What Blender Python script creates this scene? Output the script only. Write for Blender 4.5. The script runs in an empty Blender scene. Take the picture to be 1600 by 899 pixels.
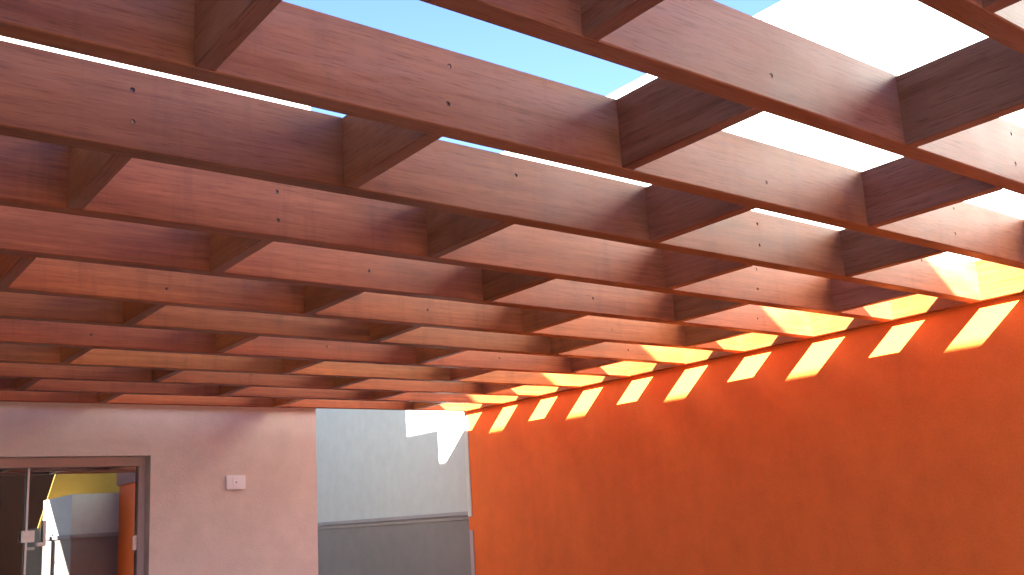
import bpy, bmesh, math, random
from mathutils import Vector, Matrix

random.seed(7)
S = 0.72            # metres per model unit
EYE = 1.65          # eye height
scene = bpy.context.scene
C = scene.collection

def P(x, y, z):
    return Vector((x*S, y*S, z*S + EYE))

# ------------------------------------------------------------------ camera
R = ((0.7858247311755895, -0.6154847542668078, -0.06048147764348699),
     (0.07840177608805837, 0.19614905544058847, -0.9774347597440981),
     (0.6134595776243537, 0.7633505520499032, 0.20239387665158615))
cam_d = bpy.data.cameras.new('camera')
cam = bpy.data.objects.new('camera', cam_d)
C.objects.link(cam)
rt, up, bk = Vector(R[0]), -Vector(R[1]), -Vector(R[2])
M = Matrix(((rt.x, up.x, bk.x, 0), (rt.y, up.y, bk.y, 0), (rt.z, up.z, bk.z, EYE), (0, 0, 0, 1)))
cam.matrix_world = M
cam_d.sensor_width = 36
cam_d.lens = 1528.564*36/1600
cam_d.shift_x = -(824.549-800)/1600
cam_d.shift_y = (493.472-449.5)/1600
cam_d.clip_start = 0.02
cam_d.clip_end = 2000
scene.camera = cam

# ------------------------------------------------------------------ light
SUN_DIR = Vector((1/0.69, 1/0.83, -1.0)).normalized()      # direction the light travels
to_sun = -SUN_DIR
elev = math.asin(to_sun.z)
az = math.atan2(to_sun.x, to_sun.y)                        # clockwise from +Y
world = bpy.data.worlds.new("World")
scene.world = world
world.use_nodes = True
wn = world.node_tree
for n in list(wn.nodes): wn.nodes.remove(n)
wo = wn.nodes.new('ShaderNodeOutputWorld')
bg = wn.nodes.new('ShaderNodeBackground')
sky = wn.nodes.new('ShaderNodeTexSky')
sky.sky_type = 'NISHITA'
sky.sun_disc = False
sky.sun_elevation = elev
sky.sun_rotation = az
sky.air_density = 0.8
sky.dust_density = 0.2
sky.ozone_density = 6.0
bg.inputs['Strength'].default_value = 0.038
tint = wn.nodes.new('ShaderNodeMix'); tint.data_type = 'RGBA'; tint.blend_type = 'MULTIPLY'
tint.inputs[0].default_value = 1.0; tint.inputs[7].default_value = (0.92, 0.82, 0.93, 1)
wn.links.new(sky.outputs[0], tint.inputs[6]); wn.links.new(tint.outputs[2], bg.inputs[0])
wn.links.new(bg.outputs[0], wo.inputs[0])
sun_d = bpy.data.lights.new('sun', 'SUN')
sun_d.energy = 5.0
sun_d.angle = math.radians(0.42)
sun_d.color = (1.0, 0.94, 0.84)
sun = bpy.data.objects.new('sun', sun_d)
C.objects.link(sun)
sun.rotation_euler = to_sun.to_track_quat('Z', 'Y').to_euler()
scene.view_settings.view_transform = 'Standard'
scene.view_settings.look = 'None'
scene.view_settings.gamma = 1
scene.view_settings.exposure = 4.12
scene.render.engine = 'CYCLES'
scene.cycles.max_bounces = 12
scene.cycles.diffuse_bounces = 8

# ------------------------------------------------------------------ materials
def mat(name):
    m = bpy.data.materials.new(name); m.use_nodes = True
    nt = m.node_tree
    b = nt.nodes['Principled BSDF']
    return m, nt, b
def N(nt, t, **kw):
    n = nt.nodes.new(t)
    for k, v in kw.items():
        if hasattr(n, k): setattr(n, k, v)
        else: n.inputs[k].default_value = v
    return n
def L(nt, a, b): nt.links.new(a, b)
def ramp(nt, stops):
    r = nt.nodes.new('ShaderNodeValToRGB')
    e = r.color_ramp.elements
    while len(e) > 1: e.remove(e[-1])
    e[0].position, e[0].color = stops[0][0], (*stops[0][1], 1)
    for p, c in stops[1:]:
        q = e.new(p); q.color = (*c, 1)
    return r
def mixc(nt, fac, a, b, mode='MIX'):
    n = nt.nodes.new('ShaderNodeMix'); n.data_type = 'RGBA'; n.blend_type = mode
    for i, v in ((0, fac), (6, a), (7, b)):
        if hasattr(v, 'is_output'): nt.links.new(v, n.inputs[i])
        elif i == 0: n.inputs[0].default_value = v
        else: n.inputs[i].default_value = (*v, 1)
    return n.outputs[2]

def wood_mat():
    m, nt, b = mat('stained_hardwood')
    tc = N(nt, 'ShaderNodeTexCoord'); oi = N(nt, 'ShaderNodeObjectInfo')
    off = N(nt, 'ShaderNodeVectorMath', operation='SCALE'); off.inputs[3].default_value = 37.0
    cmb = N(nt, 'ShaderNodeCombineXYZ')
    for i in range(3): L(nt, oi.outputs['Random'], cmb.inputs[i])
    L(nt, cmb.outputs[0], off.inputs[0])
    add = N(nt, 'ShaderNodeVectorMath', operation='ADD')
    L(nt, tc.outputs['Object'], add.inputs[0]); L(nt, off.outputs[0], add.inputs[1])
    # grain, stretched along the plank
    mp = N(nt, 'ShaderNodeMapping'); mp.inputs['Scale'].default_value = (2.2, 85, 85)
    L(nt, add.outputs[0], mp.inputs[0])
    g = N(nt, 'ShaderNodeTexNoise', Scale=1.0, Detail=7.0, Roughness=0.65, Distortion=0.6)
    L(nt, mp.outputs[0], g.inputs['Vector'])
    mp2 = N(nt, 'ShaderNodeMapping'); mp2.inputs['Scale'].default_value = (14, 260, 260)
    L(nt, add.outputs[0], mp2.inputs[0])
    g2 = N(nt, 'ShaderNodeTexNoise', Scale=1.0, Detail=4.0, Roughness=0.7)
    L(nt, mp2.outputs[0], g2.inputs['Vector'])
    # broad figure along the length, blotches of stain
    mp3 = N(nt, 'ShaderNodeMapping'); mp3.inputs['Scale'].default_value = (1.5, 11, 11)
    L(nt, add.outputs[0], mp3.inputs[0])
    g3 = N(nt, 'ShaderNodeTexNoise', Scale=1.0, Detail=4.0, Roughness=0.55, Distortion=0.9)
    L(nt, mp3.outputs[0], g3.inputs['Vector'])
    g4 = N(nt, 'ShaderNodeTexNoise', Scale=5.0, Detail=5.0, Roughness=0.6)
    L(nt, add.outputs[0], g4.inputs['Vector'])
    r1 = ramp(nt, [(0.28, (0.27, 0.060, 0.016)), (0.5, (0.355, 0.088, 0.024)), (0.74, (0.44, 0.124, 0.040))])
    L(nt, g.outputs[0], r1.inputs[0])
    r3 = ramp(nt, [(0.30, (0.62, 0.56, 0.55)), (0.48, (1, 1, 1)), (0.7, (1.22, 1.16, 1.12))])
    L(nt, g3.outputs[0], r3.inputs[0])
    c = mixc(nt, 0.7, r1.outputs[0], r3.outputs[0], 'MULTIPLY')
    r2 = ramp(nt, [(0.34, (0.52, 0.48, 0.46)), (0.47, (1, 1, 1)), (0.75, (1.18, 1.18, 1.18))])
    L(nt, g2.outputs[0], r2.inputs[0])
    c = mixc(nt, 0.5, c, r2.outputs[0], 'MULTIPLY')
    r4 = ramp(nt, [(0.3, (0.78, 0.75, 0.75)), (0.55, (1.0, 1.0, 1.0)), (0.8, (1.12, 1.1, 1.12))])
    L(nt, g4.outputs[0], r4.inputs[0])
    c = mixc(nt, 0.8, c, r4.outputs[0], 'MULTIPLY')
    # faint water marks running down the faces
    mp5 = N(nt, 'ShaderNodeMapping'); mp5.inputs['Scale'].default_value = (16, 3, 1.6); L(nt, add.outputs[0], mp5.inputs[0])
    g5 = N(nt, 'ShaderNodeTexNoise', Scale=1.0, Detail=5.0, Roughness=0.65); L(nt, mp5.outputs[0], g5.inputs['Vector'])
    r5 = ramp(nt, [(0.34, (0.74, 0.70, 0.70)), (0.46, (1, 1, 1)), (0.62, (1, 1, 1)), (0.75, (1.12, 1.10, 1.10))]); L(nt, g5.outputs[0], r5.inputs[0])
    c = mixc(nt, 0.6, c, r5.outputs[0], 'MULTIPLY')
    # each plank its own tone
    mr = N(nt, 'ShaderNodeMapRange'); mr.inputs[3].default_value = 0.78; mr.inputs[4].default_value = 1.2
    L(nt, oi.outputs['Random'], mr.inputs[0])
    hsv = N(nt, 'ShaderNodeHueSaturation')
    L(nt, c, hsv.inputs['Color']); L(nt, mr.outputs[0], hsv.inputs['Value'])
    wn1 = N(nt, 'ShaderNodeTexWhiteNoise', noise_dimensions='1D'); L(nt, oi.outputs['Random'], wn1.inputs['W'])
    mh = N(nt, 'ShaderNodeMapRange'); mh.inputs[3].default_value = 0.496; mh.inputs[4].default_value = 0.508
    L(nt, wn1.outputs[0], mh.inputs[0]); L(nt, mh.outputs[0], hsv.inputs['Hue'])
    # greyed fibres; lens glare painted in as grey-brown, strongest on the nearer planks
    at = N(nt, 'ShaderNodeAttribute', attribute_type='OBJECT', attribute_name='glare_grey')
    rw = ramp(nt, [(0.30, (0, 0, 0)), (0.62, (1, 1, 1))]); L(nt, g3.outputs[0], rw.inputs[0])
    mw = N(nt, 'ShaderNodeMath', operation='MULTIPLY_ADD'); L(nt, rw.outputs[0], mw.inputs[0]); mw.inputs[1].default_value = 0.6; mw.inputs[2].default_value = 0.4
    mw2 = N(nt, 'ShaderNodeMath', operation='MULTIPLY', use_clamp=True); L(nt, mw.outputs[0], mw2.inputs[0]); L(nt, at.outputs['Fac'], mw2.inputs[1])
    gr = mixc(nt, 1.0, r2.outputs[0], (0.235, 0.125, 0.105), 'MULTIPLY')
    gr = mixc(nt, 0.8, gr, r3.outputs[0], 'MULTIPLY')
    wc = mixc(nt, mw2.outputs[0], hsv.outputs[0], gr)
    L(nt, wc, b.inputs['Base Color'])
    rr = N(nt, 'ShaderNodeMapRange'); rr.inputs[3].default_value = 0.34; rr.inputs[4].default_value = 0.58
    L(nt, g4.outputs[0], rr.inputs[0]); L(nt, rr.outputs[0], b.inputs['Roughness'])
    b.inputs['Specular IOR Level'].default_value = 0.3
    bp = N(nt, 'ShaderNodeBump', Strength=0.22, Distance=0.0012)
    ad = N(nt, 'ShaderNodeMath', operation='ADD'); L(nt, g.outputs[0], ad.inputs[0]); L(nt, g2.outputs[0], ad.inputs[1])
    L(nt, ad.outputs[0], bp.inputs['Height']); L(nt, bp.outputs[0], b.inputs['Normal'])
    return m

def plaster_mat(name, col, col2, rough=0.8, bump=0.3, grain=140.0, blotch=0.9, spec=0.3, streak=0.0):
    m, nt, b = mat(name)
    tc = N(nt, 'ShaderNodeTexCoord')
    n1 = N(nt, 'ShaderNodeTexNoise', Scale=blotch, Detail=6.0, Roughness=0.6); L(nt, tc.outputs['Object'], n1.inputs['Vector'])
    n2 = N(nt, 'ShaderNodeTexNoise', Scale=grain, Detail=3.0, Roughness=0.6); L(nt, tc.outputs['Object'], n2.inputs['Vector'])
    n3 = N(nt, 'ShaderNodeTexNoise', Scale=9.0, Detail=5.0, Roughness=0.65); L(nt, tc.outputs['Object'], n3.inputs['Vector'])
    r = ramp(nt, [(0.3, col2), (0.62, col)]); L(nt, n1.outputs[0], r.inputs[0])
    r3 = ramp(nt, [(0.3, (0.93, 0.93, 0.93)), (0.7, (1.04, 1.04, 1.04))]); L(nt, n3.outputs[0], r3.inputs[0])
    c = mixc(nt, 1.0, r.outputs[0], r3.outputs[0], 'MULTIPLY')
    r2 = ramp(nt, [(0.3, (0.9, 0.9, 0.9)), (0.7, (1.05, 1.05, 1.05))]); L(nt, n2.outputs[0], r2.inputs[0])
    c = mixc(nt, 0.6, c, r2.outputs[0], 'MULTIPLY')
    if streak > 0:
        mp = N(nt, 'ShaderNodeMapping'); mp.inputs['Scale'].default_value = (9, 9, 0.5)
        L(nt, tc.outputs['Object'], mp.inputs[0])
        n4 = N(nt, 'ShaderNodeTexNoise', Scale=1.0, Detail=5.0, Roughness=0.6); L(nt, mp.outputs[0], n4.inputs['Vector'])
        r4 = ramp(nt, [(0.35, (0.86, 0.86, 0.87)), (0.55, (1, 1, 1))]); L(nt, n4.outputs[0], r4.inputs[0])
        c = mixc(nt, streak, c, r4.outputs[0], 'MULTIPLY')
    L(nt, c, b.inputs['Base Color'])
    b.inputs['Roughness'].default_value = rough
    b.inputs['Specular IOR Level'].default_value = spec
    ad = N(nt, 'ShaderNodeMath', operation='MULTIPLY_ADD'); L(nt, n3.outputs[0], ad.inputs[0]); ad.inputs[1].default_value = 1.5
    L(nt, n2.outputs[0], ad.inputs[2])
    bp = N(nt, 'ShaderNodeBump', Strength=bump, Distance=0.003)
    L(nt, ad.outputs[0], bp.inputs['Height']); L(nt, bp.outputs[0], b.inputs['Normal'])
    return m

def plain_mat(name, col, rough=0.4, metal=0.0, var=0.1, scale=20):
    m, nt, b = mat(name)
    tc = N(nt, 'ShaderNodeTexCoord')
    n1 = N(nt, 'ShaderNodeTexNoise', Scale=float(scale), Detail=4.0); L(nt, tc.outputs['Object'], n1.inputs['Vector'])
    r = ramp(nt, [(0.3, tuple(v*(1-var) for v in col)), (0.7, tuple(min(1, v*(1+var)) for v in col))])
    L(nt, n1.outputs[0], r.inputs[0]); L(nt, r.outputs[0], b.inputs['Base Color'])
    b.inputs['Roughness'].default_value = rough; b.inputs['Metallic'].default_value = metal
    return m

def glass_mat():
    m, nt, b = mat('coated_glass')
    out = nt.nodes['Material Output']
    gl = N(nt, 'ShaderNodeBsdfGlossy', Roughness=0.0); gl.inputs['Color'].default_value = (0.95, 0.93, 0.90, 1)
    tr = N(nt, 'ShaderNodeBsdfTransparent'); tr.inputs['Color'].default_value = (0.35, 0.33, 0.31, 1)
    mx = N(nt, 'ShaderNodeMixShader'); mx.inputs[0].default_value = GLASS_REFLECT
    L(nt, tr.outputs[0], mx.inputs[1]); L(nt, gl.outputs[0], mx.inputs[2]); L(nt, mx.outputs[0], out.inputs[0])
    return m
GLASS_REFLECT = 0.33

WOOD = wood_mat()
ORANGE = plaster_mat('orange_paint', (0.91, 0.180, 0.036), (0.90, 0.173, 0.034), rough=0.7, bump=0.35, grain=110, spec=0.15, streak=0.25)
WHITE = plaster_mat('white_paint', (0.53, 0.56, 0.545), (0.51, 0.54, 0.525), rough=0.75, bump=0.25, grain=150, streak=0.08)
MAUVE = plaster_mat('mauve_paint', (0.75, 0.61, 0.53), (0.72, 0.585, 0.505), rough=0.7, bump=0.5, grain=120, streak=0.08)
GREY = plaster_mat('grey_paint', (0.25, 0.225, 0.22), (0.22, 0.20, 0.195), rough=0.7, bump=0.3, grain=120)
LEDGE = plaster_mat('grey_ledge_paint', (0.34, 0.32, 0.33), (0.29, 0.27, 0.28), rough=0.6, bump=0.3, grain=90)
TRIM = plaster_mat('pale_corner_render', (0.66, 0.66, 0.60), (0.56, 0.55, 0.50), rough=0.8, bump=0.4, grain=90)
PINK = plaster_mat('pinkish_corner_render', (0.52, 0.38, 0.37), (0.45, 0.33, 0.32), rough=0.8, bump=0.4, grain=90)
CEMENT = plaster_mat('cement_coping', (0.55, 0.54, 0.52), (0.42, 0.41, 0.39), rough=0.9, bump=0.5, grain=60)
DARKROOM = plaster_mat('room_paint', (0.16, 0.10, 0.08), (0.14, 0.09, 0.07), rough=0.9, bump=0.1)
ALU = plain_mat('painted_aluminium', (0.62, 0.43, 0.375), 0.45, 0.0, 0.08, 6)
STEEL = plain_mat('brushed_steel', (0.62, 0.58, 0.56), 0.35, 0.9, 0.08, 60)
SCREW = plain_mat('weathered_screw_head', (0.10, 0.075, 0.07), 0.45, 0.6, 0.3, 200)
PLUG = plain_mat('pale_filler_plug', (0.30, 0.17, 0.13), 0.7, 0.0, 0.25, 200)
PLASTIC = plain_mat('white_switch_plastic', (0.88, 0.86, 0.88), 0.35, 0.0, 0.03, 30)
BLACKP = plain_mat('dark_button_plastic', (0.06, 0.05, 0.05), 0.4, 0.0, 0.1, 30)
GLASS = glass_mat()
GLASSEDGE = plain_mat('polished_glass_edge', (0.85, 0.80, 0.76), 0.25, 0.0, 0.05, 30)
DOORPAINT = plain_mat('grey_door_enamel', (0.13, 0.13, 0.125), 0.35, 0.0, 0.04, 8)

def tile_mat():
    m, nt, b = mat('patio_tiles')
    tc = N(nt, 'ShaderNodeTexCoord')
    br = N(nt, 'ShaderNodeTexBrick'); br.offset = 0.0; br.squash = 1.0
    br.inputs['Scale'].default_value = 1.0
    br.inputs['Brick Width'].default_value = 0.45; br.inputs['Row Height'].default_value = 0.45
    br.inputs['Mortar Size'].default_value = 0.004
    br.inputs['Color1'].default_value = (0.12, 0.10, 0.085, 1); br.inputs['Color2'].default_value = (0.105, 0.088, 0.075, 1)
    br.inputs['Mortar'].default_value = (0.16, 0.13, 0.11, 1)
    L(nt, tc.outputs['Object'], br.inputs['Vector'])
    n = N(nt, 'ShaderNodeTexNoise', Scale=6.0, Detail=6.0); L(nt, tc.outputs['Object'], n.inputs['Vector'])
    r = ramp(nt, [(0.3, (0.85, 0.85, 0.85)), (0.7, (1.05, 1.05, 1.05))]); L(nt, n.outputs[0], r.inputs[0])
    L(nt, mixc(nt, 0.8, br.outputs[0], r.outputs[0], 'MULTIPLY'), b.inputs['Base Color'])
    b.inputs['Roughness'].default_value = 0.45
    return m
TILE = tile_mat()
GROUND = plaster_mat('dry_ground', (0.20, 0.15, 0.10), (0.12, 0.13, 0.06), rough=0.95, bump=0.4, grain=40, blotch=0.5)

YARD = plaster_mat('pale_concrete', (0.20, 0.18, 0.16), (0.17, 0.155, 0.135), rough=0.85, bump=0.3, grain=50)

# ------------------------------------------------------------------ builders
def tag(o, label=None, cat=None, group=None, kind=None):
    for k, v in (('label', label), ('category', cat), ('group', group), ('kind', kind)):
        if v: o[k] = v
    return o
def link(name, bm, m, parent=None, loc=Vector((0, 0, 0)), smooth=False):
    me = bpy.data.meshes.new(name)
    bmesh.ops.recalc_face_normals(bm, faces=bm.faces[:])
    bm.to_mesh(me); bm.free()
    me.materials.append(m)
    if smooth:
        for p in me.polygons: p.use_smooth = True
    o = bpy.data.objects.new(name, me)
    C.objects.link(o)
    if parent is not None: o.parent = parent
    o.location = loc
    return o
def empty(name, loc):
    o = bpy.data.objects.new(name, None); C.objects.link(o); o.location = loc
    o.empty_display_size = 0.1
    return o
def boxes(name, m, parent, lst, origin=Vector((0, 0, 0)), bevel=0.0):
    """lst of (x0,x1,y0,y1,z0,z1) in model units; vertices stored relative to origin (metres)"""
    bm = bmesh.new()
    for (x0, x1, y0, y1, z0, z1) in lst:
        vs = [bm.verts.new(P(x, y, z) - origin) for x in (x0, x1) for y in (y0, y1) for z in (z0, z1)]
        for f in ((0, 1, 3, 2), (4, 6, 7, 5), (0, 4, 5, 1), (2, 3, 7, 6), (0, 2, 6, 4), (1, 5, 7, 3)):
            bm.faces.new([vs[i] for i in f])
    if bevel > 0:
        bmesh.ops.bevel(bm, geom=bm.edges[:], offset=bevel, segments=2, affect='EDGES', clamp_overlap=True)
    loc = Vector((0, 0, 0)) if parent is not None else origin
    return link(name, bm, m, parent, loc)

def plank_bm(ln, th, h, holes=(), ch=0.0022, wob=0.0):
    """plank centred on X (length ln), y in 0..th (front face y=0), z in 0..h; round screw holes in the front face"""
    bm = bmesh.new()
    prof = [(ch, 0), (th-ch, 0), (th, ch), (th, h-ch), (th-ch, h), (ch, h), (0, h-ch), (0, ch)]
    nseg = max(2, int(ln/0.25))
    rings = []
    for i in range(nseg+1):
        x = -ln/2 + ln*i/nseg
        dz = wob*math.sin(i*1.7+ln*3) if 0 < i < nseg else 0
        rings.append([bm.verts.new((x, y, z+dz)) for y, z in prof])
    for i in range(nseg):
        a, b = rings[i], rings[i+1]
        for k in range(8):
            if k == 6: continue            # front face is filled below
            bm.faces.new((a[k], b[k], b[(k+1) % 8], a[(k+1) % 8]))
    bm.faces.new(rings[0]); bm.faces.new(rings[-1][::-1])
    # front face between profile vertices 6 (top) and 7 (bottom)
    if not holes:
        for i in range(nseg):
            bm.faces.new((rings[i][6], rings[i+1][6], rings[i+1][7], rings[i][7]))
        return bm
    es = []
    for k in (6, 7):
        for i in range(nseg):
            es.append(bm.edges.get((rings[i][k], rings[i+1][k])))
    es.append(bm.edges.get((rings[0][6], rings[0][7]))); es.append(bm.edges.get((rings[-1][6], rings[-1][7])))
    loops = []
    for (hx, hz, r) in holes:
        lp = [bm.verts.new((hx + r*math.cos(a*math.pi/8), 0, hz + r*math.sin(a*math.pi/8))) for a in range(16)]
        for a in range(16): es.append(bm.edges.new((lp[a], lp[(a+1) % 16])))
        loops.append((lp, r))
    bmesh.ops.triangle_fill(bm, edges=es, use_beauty=True, use_dissolve=False)
    # drop any face that closed a hole
    for lp, r in loops:
        cs = set(lp)
        for f in [f for f in bm.faces if all(v in cs for v in f.verts)]: bm.faces.remove(f)
    for lp, r in loops:
        back = [bm.verts.new((v.co.x, 0.005, v.co.z)) for v in lp]
        for a in range(16):
            bm.faces.new((lp[a], lp[(a+1) % 16], back[(a+1) % 16], back[a]))
        bm.faces.new(back)
    return bm

def disc_bm(r, y0, y1, x, z, n=12, slot=True):
    bm = bmesh.new()
    a = [bm.verts.new((x + r*math.cos(i*2*math.pi/n), y1, z + r*math.sin(i*2*math.pi/n))) for i in range(n)]
    b = [bm.verts.new((x + r*.8*math.cos(i*2*math.pi/n), y0, z + r*.8*math.sin(i*2*math.pi/n))) for i in range(n)]
    for i in range(n): bm.faces.new((a[i], a[(i+1) % n], b[(i+1) % n], b[i]))
    bm.faces.new(b)
    return bm

# ------------------------------------------------------------------ setting
XW = 5.1562                 # left face of the ledger
TB = 0.0478                 # ledger / block thickness
XO = XW + TB + 0.001        # face of the orange wall
YM = 7.4835                 # face of the mauve wall
FL = -EYE/S                 # floor level
TOPW = 3.29                 # top of the boundary wall

bm = bmesh.new()
g = 900
vs = [bm.verts.new((x, y, -0.004-0.10)) for x, y in ((-g, -g), (g, -g), (g, g), (-g, g))]
bm.faces.new(vs)
tag(link('ground', bm, GROUND), kind='structure')
tag(boxes('patio_floor', TILE, None, [(-12, 9, -3.2, 20, FL-0.14, FL)], P(0, 0, FL)), kind='structure')

tag(boxes('yard_paving', YARD, None, [(-12, 9, -16, -3.201, FL-0.14, FL-.003)], P(0, -8, FL)), kind='structure')

# mauve house at the end of the patio, with its side wing on the left
HX = 3.683
house = empty('house', P(1.0, 9.0, FL))
tag(house, 'mauve house wall at end of patio with glass door and white upper storey', 'house')
ho = P(1.0, 9.0, FL)
DX0, DX1, DZ = -1.2, 2.342, 0.626
boxes('wall', MAUVE, house, [(DX1, HX, YM, YM+.24, FL, 1.235), (-2.6, DX0, YM, YM+.24, FL, 1.235), (DX0, DX1, YM, YM+.24, DZ, 1.235),
                             (HX-.24, HX, YM+.24, 14.0, FL, 1.235)], ho)
boxes('upper_wall', WHITE, house, [(-2.6, HX, YM, 14.0, 1.236, 3.80)], ho)
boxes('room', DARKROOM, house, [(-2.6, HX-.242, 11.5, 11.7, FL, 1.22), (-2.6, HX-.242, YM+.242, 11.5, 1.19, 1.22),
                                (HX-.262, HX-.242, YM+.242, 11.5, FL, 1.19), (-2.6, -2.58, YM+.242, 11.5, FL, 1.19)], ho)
boxes('side_wing', WHITE, house, [(-6.5, -2.602, -6.5, 14.0, FL, 3.60)], ho)
SLOPE = 0.69
def shade_z(x): return 0.790 + SLOPE*(XO - x)
EX = 0.25
boxes('eave', CEMENT, house, [(-6.5, EX, -8.4, YM-.002, shade_z(EX)-.34, shade_z(EX))], ho)
BX = 3.0
boxes('added_shade_block', WHITE, house, [(-6.5, EX, -8.4, -4.6, shade_z(EX)+.001, shade_z(EX)+.50)], ho)  # added block out of view, raises the roof edge to shade the orange wall
boxes('added_shadow_slab', CEMENT, house, [(EX+.003, BX, 6.31, YM-.002, 2.30, 0.93 + SLOPE*(5.46-BX))], ho)  # added slab out of view, sized for the stepped shadow on the passage wall
# sliding glass door: aluminium frame, two leaves, hinge, lock
GY = 7.62
door = empty('glass_door', Vector((0, 0, 0))); door.parent = house
fr = boxes('frame', ALU, door, [(DX0, DX1-.001, GY-.03, GY+.05, DZ-.068, DZ-.001), (DX1-.052, DX1-.001, GY-.03, GY+.05, FL, DZ-.069),
                                (DX0+.001, DX0+.05, GY-.03, GY+.05, FL, DZ-.069)], ho, 0.002)
gl = boxes('glass_pane', GLASS, door, [(1.556, DX1-.066, GY, GY+.011, FL+.03, DZ-.072)], ho)
boxes('glass_pane', GLASS, door, [(DX0+.06, 1.585, GY+.03, GY+.041, FL+.03, DZ-.072)], ho)
boxes('glass_edge', GLASSEDGE, door, [(1.543, 1.5555, GY-.001, GY+.012, FL+.03, DZ-.072)], ho)
boxes('hinge', STEEL, door, [(2.268, 2.315, GY-.014, GY+.016, -.055, .05)], ho, 0.003)
boxes('lock_plate', STEEL, door, [(1.515, 1.60, GY-.014, GY-.002, .045, .125)], ho, 0.002)
hb = boxes('handle', STEEL, door, [(1.615, 1.665, GY-.045, GY-.004, .015, .04), (1.65, 1.665, GY-.05, GY-.03, .015, .19)], ho, 0.002)

# orange wall with its white upper part
ow = empty('orange_wall', P(XO+.1, 2.2, FL))
tag(ow, 'tall bright orange painted wall along the right side under the pergola', 'wall')
oo = P(XO+.1, 2.2, FL)
boxes('wall', ORANGE, ow, [(XO, XO+.24, -3.1, 7.515, FL, 1.2225)], oo)
boxes('upper_wall', WHITE, ow, [(XO, XO+.24, -3.1, 7.515, 1.223, 3.235)], oo)
boxes('coping', WHITE, ow, [(XO-.012, XO+.255, -3.1, 7.53, 3.236, TOPW)], oo, 0.004)
boxes('corner_strip', TRIM, ow, [(XO-.010, XO-.0005, 7.455, 7.516, .045, .962)], oo, 0.002)
boxes('corner_strip', PINK, ow, [(XO-.010, XO-.0005, 7.448, 7.505, FL, -.075)], oo, 0.002)

# passage wall, set back behind the end of the orange wall
pw = empty('passage_wall', P(5.6, 10.5, FL))
tag(pw, 'white passage wall with grey lower half and ledge between mauve and orange walls', 'wall')
po = P(5.6, 10.5, FL)
PX = 5.46
boxes('wall', WHITE, pw, [(PX, PX+.25, 7.30, 19.5, .10, TOPW)], po)
boxes('dado', GREY, pw, [(PX, PX+.25, 7.30, 19.5, FL, .020)], po)
boxes('ledge', LEDGE, pw, [(PX-.012, PX+.25, 7.30, 19.5, .0203, .062), (PX-.035, PX+.25, 7.30, 19.5, .0625, .0997)], po, 0.003)

# low white wall block behind the viewer (it is what the glass door mirrors)
bw = empty('garden_wall', P(5.0, -4.5, FL))
tag(bw, 'white garden wall with grey base, seen mirrored in the glass door', 'wall')
bo = P(5.0, -4.5, FL)
boxes('wall', WHITE, bw, [(4.43, XO+.24, -5.2, -3.102, .20, .88)], bo)
boxes('dado', GREY, bw, [(4.43, XO+.24, -5.2, -3.102, FL, .135)], bo)
boxes('ledge', LEDGE, bw, [(4.40, XO+.24, -5.23, -3.07, .1355, .1995)], bo, 0.003)
gw = empty('ochre_wall', P(5.0, -5.7, FL))
tag(gw, 'ochre wall with slanting edge above the white garden wall, seen mirrored in the glass door', 'wall')
OCHRE = plaster_mat('ochre_paint', (0.50, 0.30, 0.05), (0.44, 0.26, 0.04), rough=0.8, bump=0.3)
def slab_poly(name, m, parent, pts, y0, y1, o):
    bm = bmesh.new()
    a = [bm.verts.new(P(x, y0, z) - o) for x, z in pts]; b = [bm.verts.new(P(x, y1, z) - o) for x, z in pts]
    n = len(pts)
    for i in range(n): bm.faces.new((a[i], a[(i+1) % n], b[(i+1) % n], b[i]))
    bm.faces.new(a); bm.faces.new(b)
    return link(name, bm, m, parent)
slab_poly('wall', OCHRE, gw, [(4.40, FL), (9.0, FL), (9.0, 2.3), (4.98, 2.3), (4.44, .33)], -5.75, -5.7, P(5.0, -5.7, FL))
kw = empty('back_wall', P(1.0, -12.5, FL))
tag(kw, 'dark brown back wall of the yard, mirrored in the left part of the glass door', 'wall')
BROWN = plaster_mat('dark_brown_paint', (0.07, 0.035, 0.025), (0.06, 0.03, 0.02), rough=0.8, bump=0.3)
boxes('wall', BROWN, kw, [(-2.6, 9.0, -12.6, -12.3, FL, 2.1)], P(1.0, -12.5, FL))
yd = empty('yard_door', P(3.6, -4.2, FL))
tag(yd, 'grey yard door with lever handle, seen mirrored in the glass door', 'door')
yo = P(3.6, -4.2, FL)
boxes('door_leaf', DOORPAINT, yd, [(4.02, 4.30, -4.6, -4.54, FL, .36)], yo, 0.003)
boxes('handle', STEEL, yd, [(4.03, 4.16, -4.53, -4.50, -.02, .03)], yo, 0.004)

# ------------------------------------------------------------------ pergola
H = 0.2216; TH = 0.0643
X0, LB, DD = 0.68334, 1.29557, 1.93253
YB = {0: 1.4079, 1: 1.9613, 2: 2.4935, 3: 3.0363, 4: 3.5881, 5: 4.1448, 6: 4.676, 7: 5.2342, 8: 5.7902, 9: 6.3267, 10: 6.8714, 11: 7.418}
SLP = {0: -.0016, 1: .0021, 2: .005, 3: -.0002, 4: .001, 5: -.0026, 6: -.0011, 7: -.0017, 8: -.0007, 9: .0019, 10: -.0037, 11: 0.0}
DZB = {0: .0035, 1: -.0008, 2: -.0013, 3: -.0033, 4: .0011, 5: .0007, 6: .0046, 7: -.0033, 8: -.0033, 9: -.0031, 10: .0002, 11: .0036}
KMIN = -2
for k in range(-1, KMIN-1, -1):
    YB[k] = YB[k+1] - 0.5462; SLP[k] = 0.0; DZB[k] = 0.0
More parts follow.
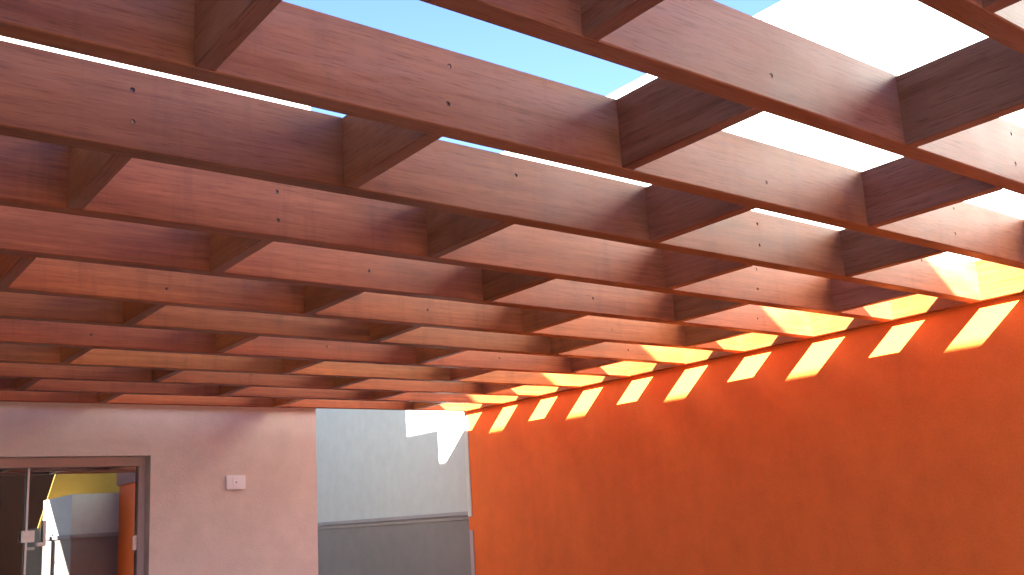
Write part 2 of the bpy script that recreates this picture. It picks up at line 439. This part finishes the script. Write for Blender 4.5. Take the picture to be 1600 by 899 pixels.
BXO = {(0, 0): 0.0101, (0, 1): -0.028, (1, 0): 0.0065, (1, 1): -0.0093, (1, 2): -0.0224, (2, 0): 0.0082, (2, 1): 0.005, (2, 2): -0.0183,
       (3, 0): 0.0071, (3, 1): -0.0057, (3, 2): -0.0111, (3, 3): 0.0077, (4, 0): 0.0135, (4, 1): 0.0075, (4, 2): 0.0015, (5, 0): 0.0087,
       (5, 1): 0.0099, (5, 2): 0.0148, (5, 3): 0.0235, (6, 0): 0.0076, (6, 1): 0.0201, (6, 2): 0.0146, (7, 1): -0.0011, (7, 2): 0.0044,
       (7, 3): -0.0015, (8, 0): -0.0079, (8, 1): 0.0125, (8, 2): -0.0084, (9, 1): -0.0025, (9, 2): -0.0257, (9, 3): 0.0066,
       (10, 0): -0.0162, (10, 1): 0.0081, (10, 2): -0.0301, (11, 1): -0.0374, (11, 2): 0.0095, (11, 3): 0.018}
def block_x(k, j):
    base = X0 + j*LB if k % 2 else X0 + DD + (j-1)*LB
    return base + BXO.get((k, j), 0.0)
ORD = ['first', 'second', 'third', 'fourth', 'fifth', 'sixth', 'seventh', 'eighth', 'ninth', 'tenth', 'eleventh', 'twelfth', 'thirteenth',
       'fourteenth', 'fifteenth', 'sixteenth', 'seventeenth', 'eighteenth', 'nineteenth', 'twentieth']
XL = -2.598
LEN = (XW - XL)*S
XC = (XW + XL)/2
def y_at(k, x): return YB[k] + SLP[k]*(x - 2.5)

for k in range(11, KMIN-1, -1):
    holes = []; plugs = []
    if -1 <= k < 11:
        for j in range(-1, 4):
            bx = block_x(k+1, j)
            if not (XL < bx < XW-.1): continue
            cx = (bx + TB/2 - XC)*S
            for fz in (0.30, 0.74):
                if random.random() < 0.16: continue
                hx = cx + random.uniform(-.010, .010); hz = H*S*(fz + random.uniform(-.05, .05))
                holes.append((hx, hz, 0.0047)); plugs.append((hx, hz, random.random()))
    b = link('pergola_beam', plank_bm(LEN, TH*S, H*S, holes, wob=0.0), WOOD, None, P(XC, y_at(k, XC), 1 + DZB[k]))
    b.rotation_euler = (0, 0, math.atan(SLP[k]))
    b['glare_grey'] = max(0.0, min(0.85, 0.85 - 0.16*(k+1) + random.uniform(-.10, .10)))
    n = 11 - k
    if k == 11: lab = 'long reddish brown beam fixed along the top of the mauve wall, farthest of all'
    else: lab = 'long reddish brown pergola beam, %s one counted from the far mauve wall' % ORD[n]
    tag(b, lab, 'beam', 'long parallel beams of the pergola')
    for (hx, hz, q) in plugs:
        pale = q < 0.45
        o = link('screw', disc_bm(0.0040, 0.0012 if pale else 0.0028, 0.005, hx, hz), PLUG if pale else SCREW, b)

count = {}
for k in range(11, KMIN, -1):
    js = [j for j in range(-2, 4) if XL + .02 < block_x(k, j) < XW - .2]
    js.sort(reverse=True)
    for i, j in enumerate(js):
        x = block_x(k, j)
        ya = y_at(k-1, x) + TH; yb = y_at(k, x)
        ln = (yb - ya)*S + 0.001
        z = 1 + (DZB[k] + DZB[k-1])/2 + random.uniform(-.002, .002)
        b = link('cross_block', plank_bm(ln, TB*S, H*S - 0.002), WOOD, None, P(x, (ya+yb)/2, z))
        b['glare_grey'] = max(0.0, min(0.85, 0.80 - 0.15*k + random.uniform(-.15, .15)))
        # local x along world -Y, thickness along +X
        b.rotation_euler = (0, random.uniform(-.004, .004), -math.pi/2 + random.uniform(-.006, .006))
        # rotation -90deg: local y -> world +x, local x -> world -y
        n = 11 - k
        far = 'the beam on the mauve wall' if n == 0 else 'the %s beam from it' % ORD[n]
        lab = 'cross block, %s from the orange wall, touching %s and %s beams from mauve wall' % (ORD[i], ORD[n], ORD[n+1])
        tag(b, lab, 'block', 'short cross blocks between the pergola beams')

# ledger on the orange wall (its left face at XW)
lg = link('wall_ledger', plank_bm((7.4805+3.1)*S, TB*S, H*S, ch=0.002), WOOD, None, P(XW + .0005, (7.4805-3.1)/2, 1.0))
lg.rotation_euler = (0, 0, -math.pi/2)
tag(lg, 'long wooden ledger board running along the orange wall, carrying the beam ends', 'ledger')

# ------------------------------------------------------------------ switch plate
sw = empty('wall_switch', P(2.992, YM, .41))
tag(sw, 'small white rectangular switch plate with one button on the mauve wall', 'switch')
so = P(2.992, YM, .41)
boxes('cover_plate', PLASTIC, sw, [(2.915, 3.070, YM-.013, YM-.0005, .356, .466)], so, 0.003)
def cyl(name, m, parent, cx, cz, r, y0, y1, o):
    bm = bmesh.new(); n = 16
    a = [bm.verts.new(P(cx + r*math.cos(i*2*math.pi/n), y0, cz + r*math.sin(i*2*math.pi/n)) - o) for i in range(n)]
    b = [bm.verts.new(P(cx + r*math.cos(i*2*math.pi/n), y1, cz + r*math.sin(i*2*math.pi/n)) - o) for i in range(n)]
    for i in range(n): bm.faces.new((a[i], a[(i+1) % n], b[(i+1) % n], b[i]))
    bm.faces.new(a); bm.faces.new(b)
    return link(name, bm, m, parent)
boxes('switch_insert', PLASTIC, sw, [(2.965, 3.020, YM-.017, YM-.0135, .375, .447)], so, 0.0012)
cyl('button', BLACKP, sw, 2.9925, .411, .0055, YM-.020, YM-.0172, so)
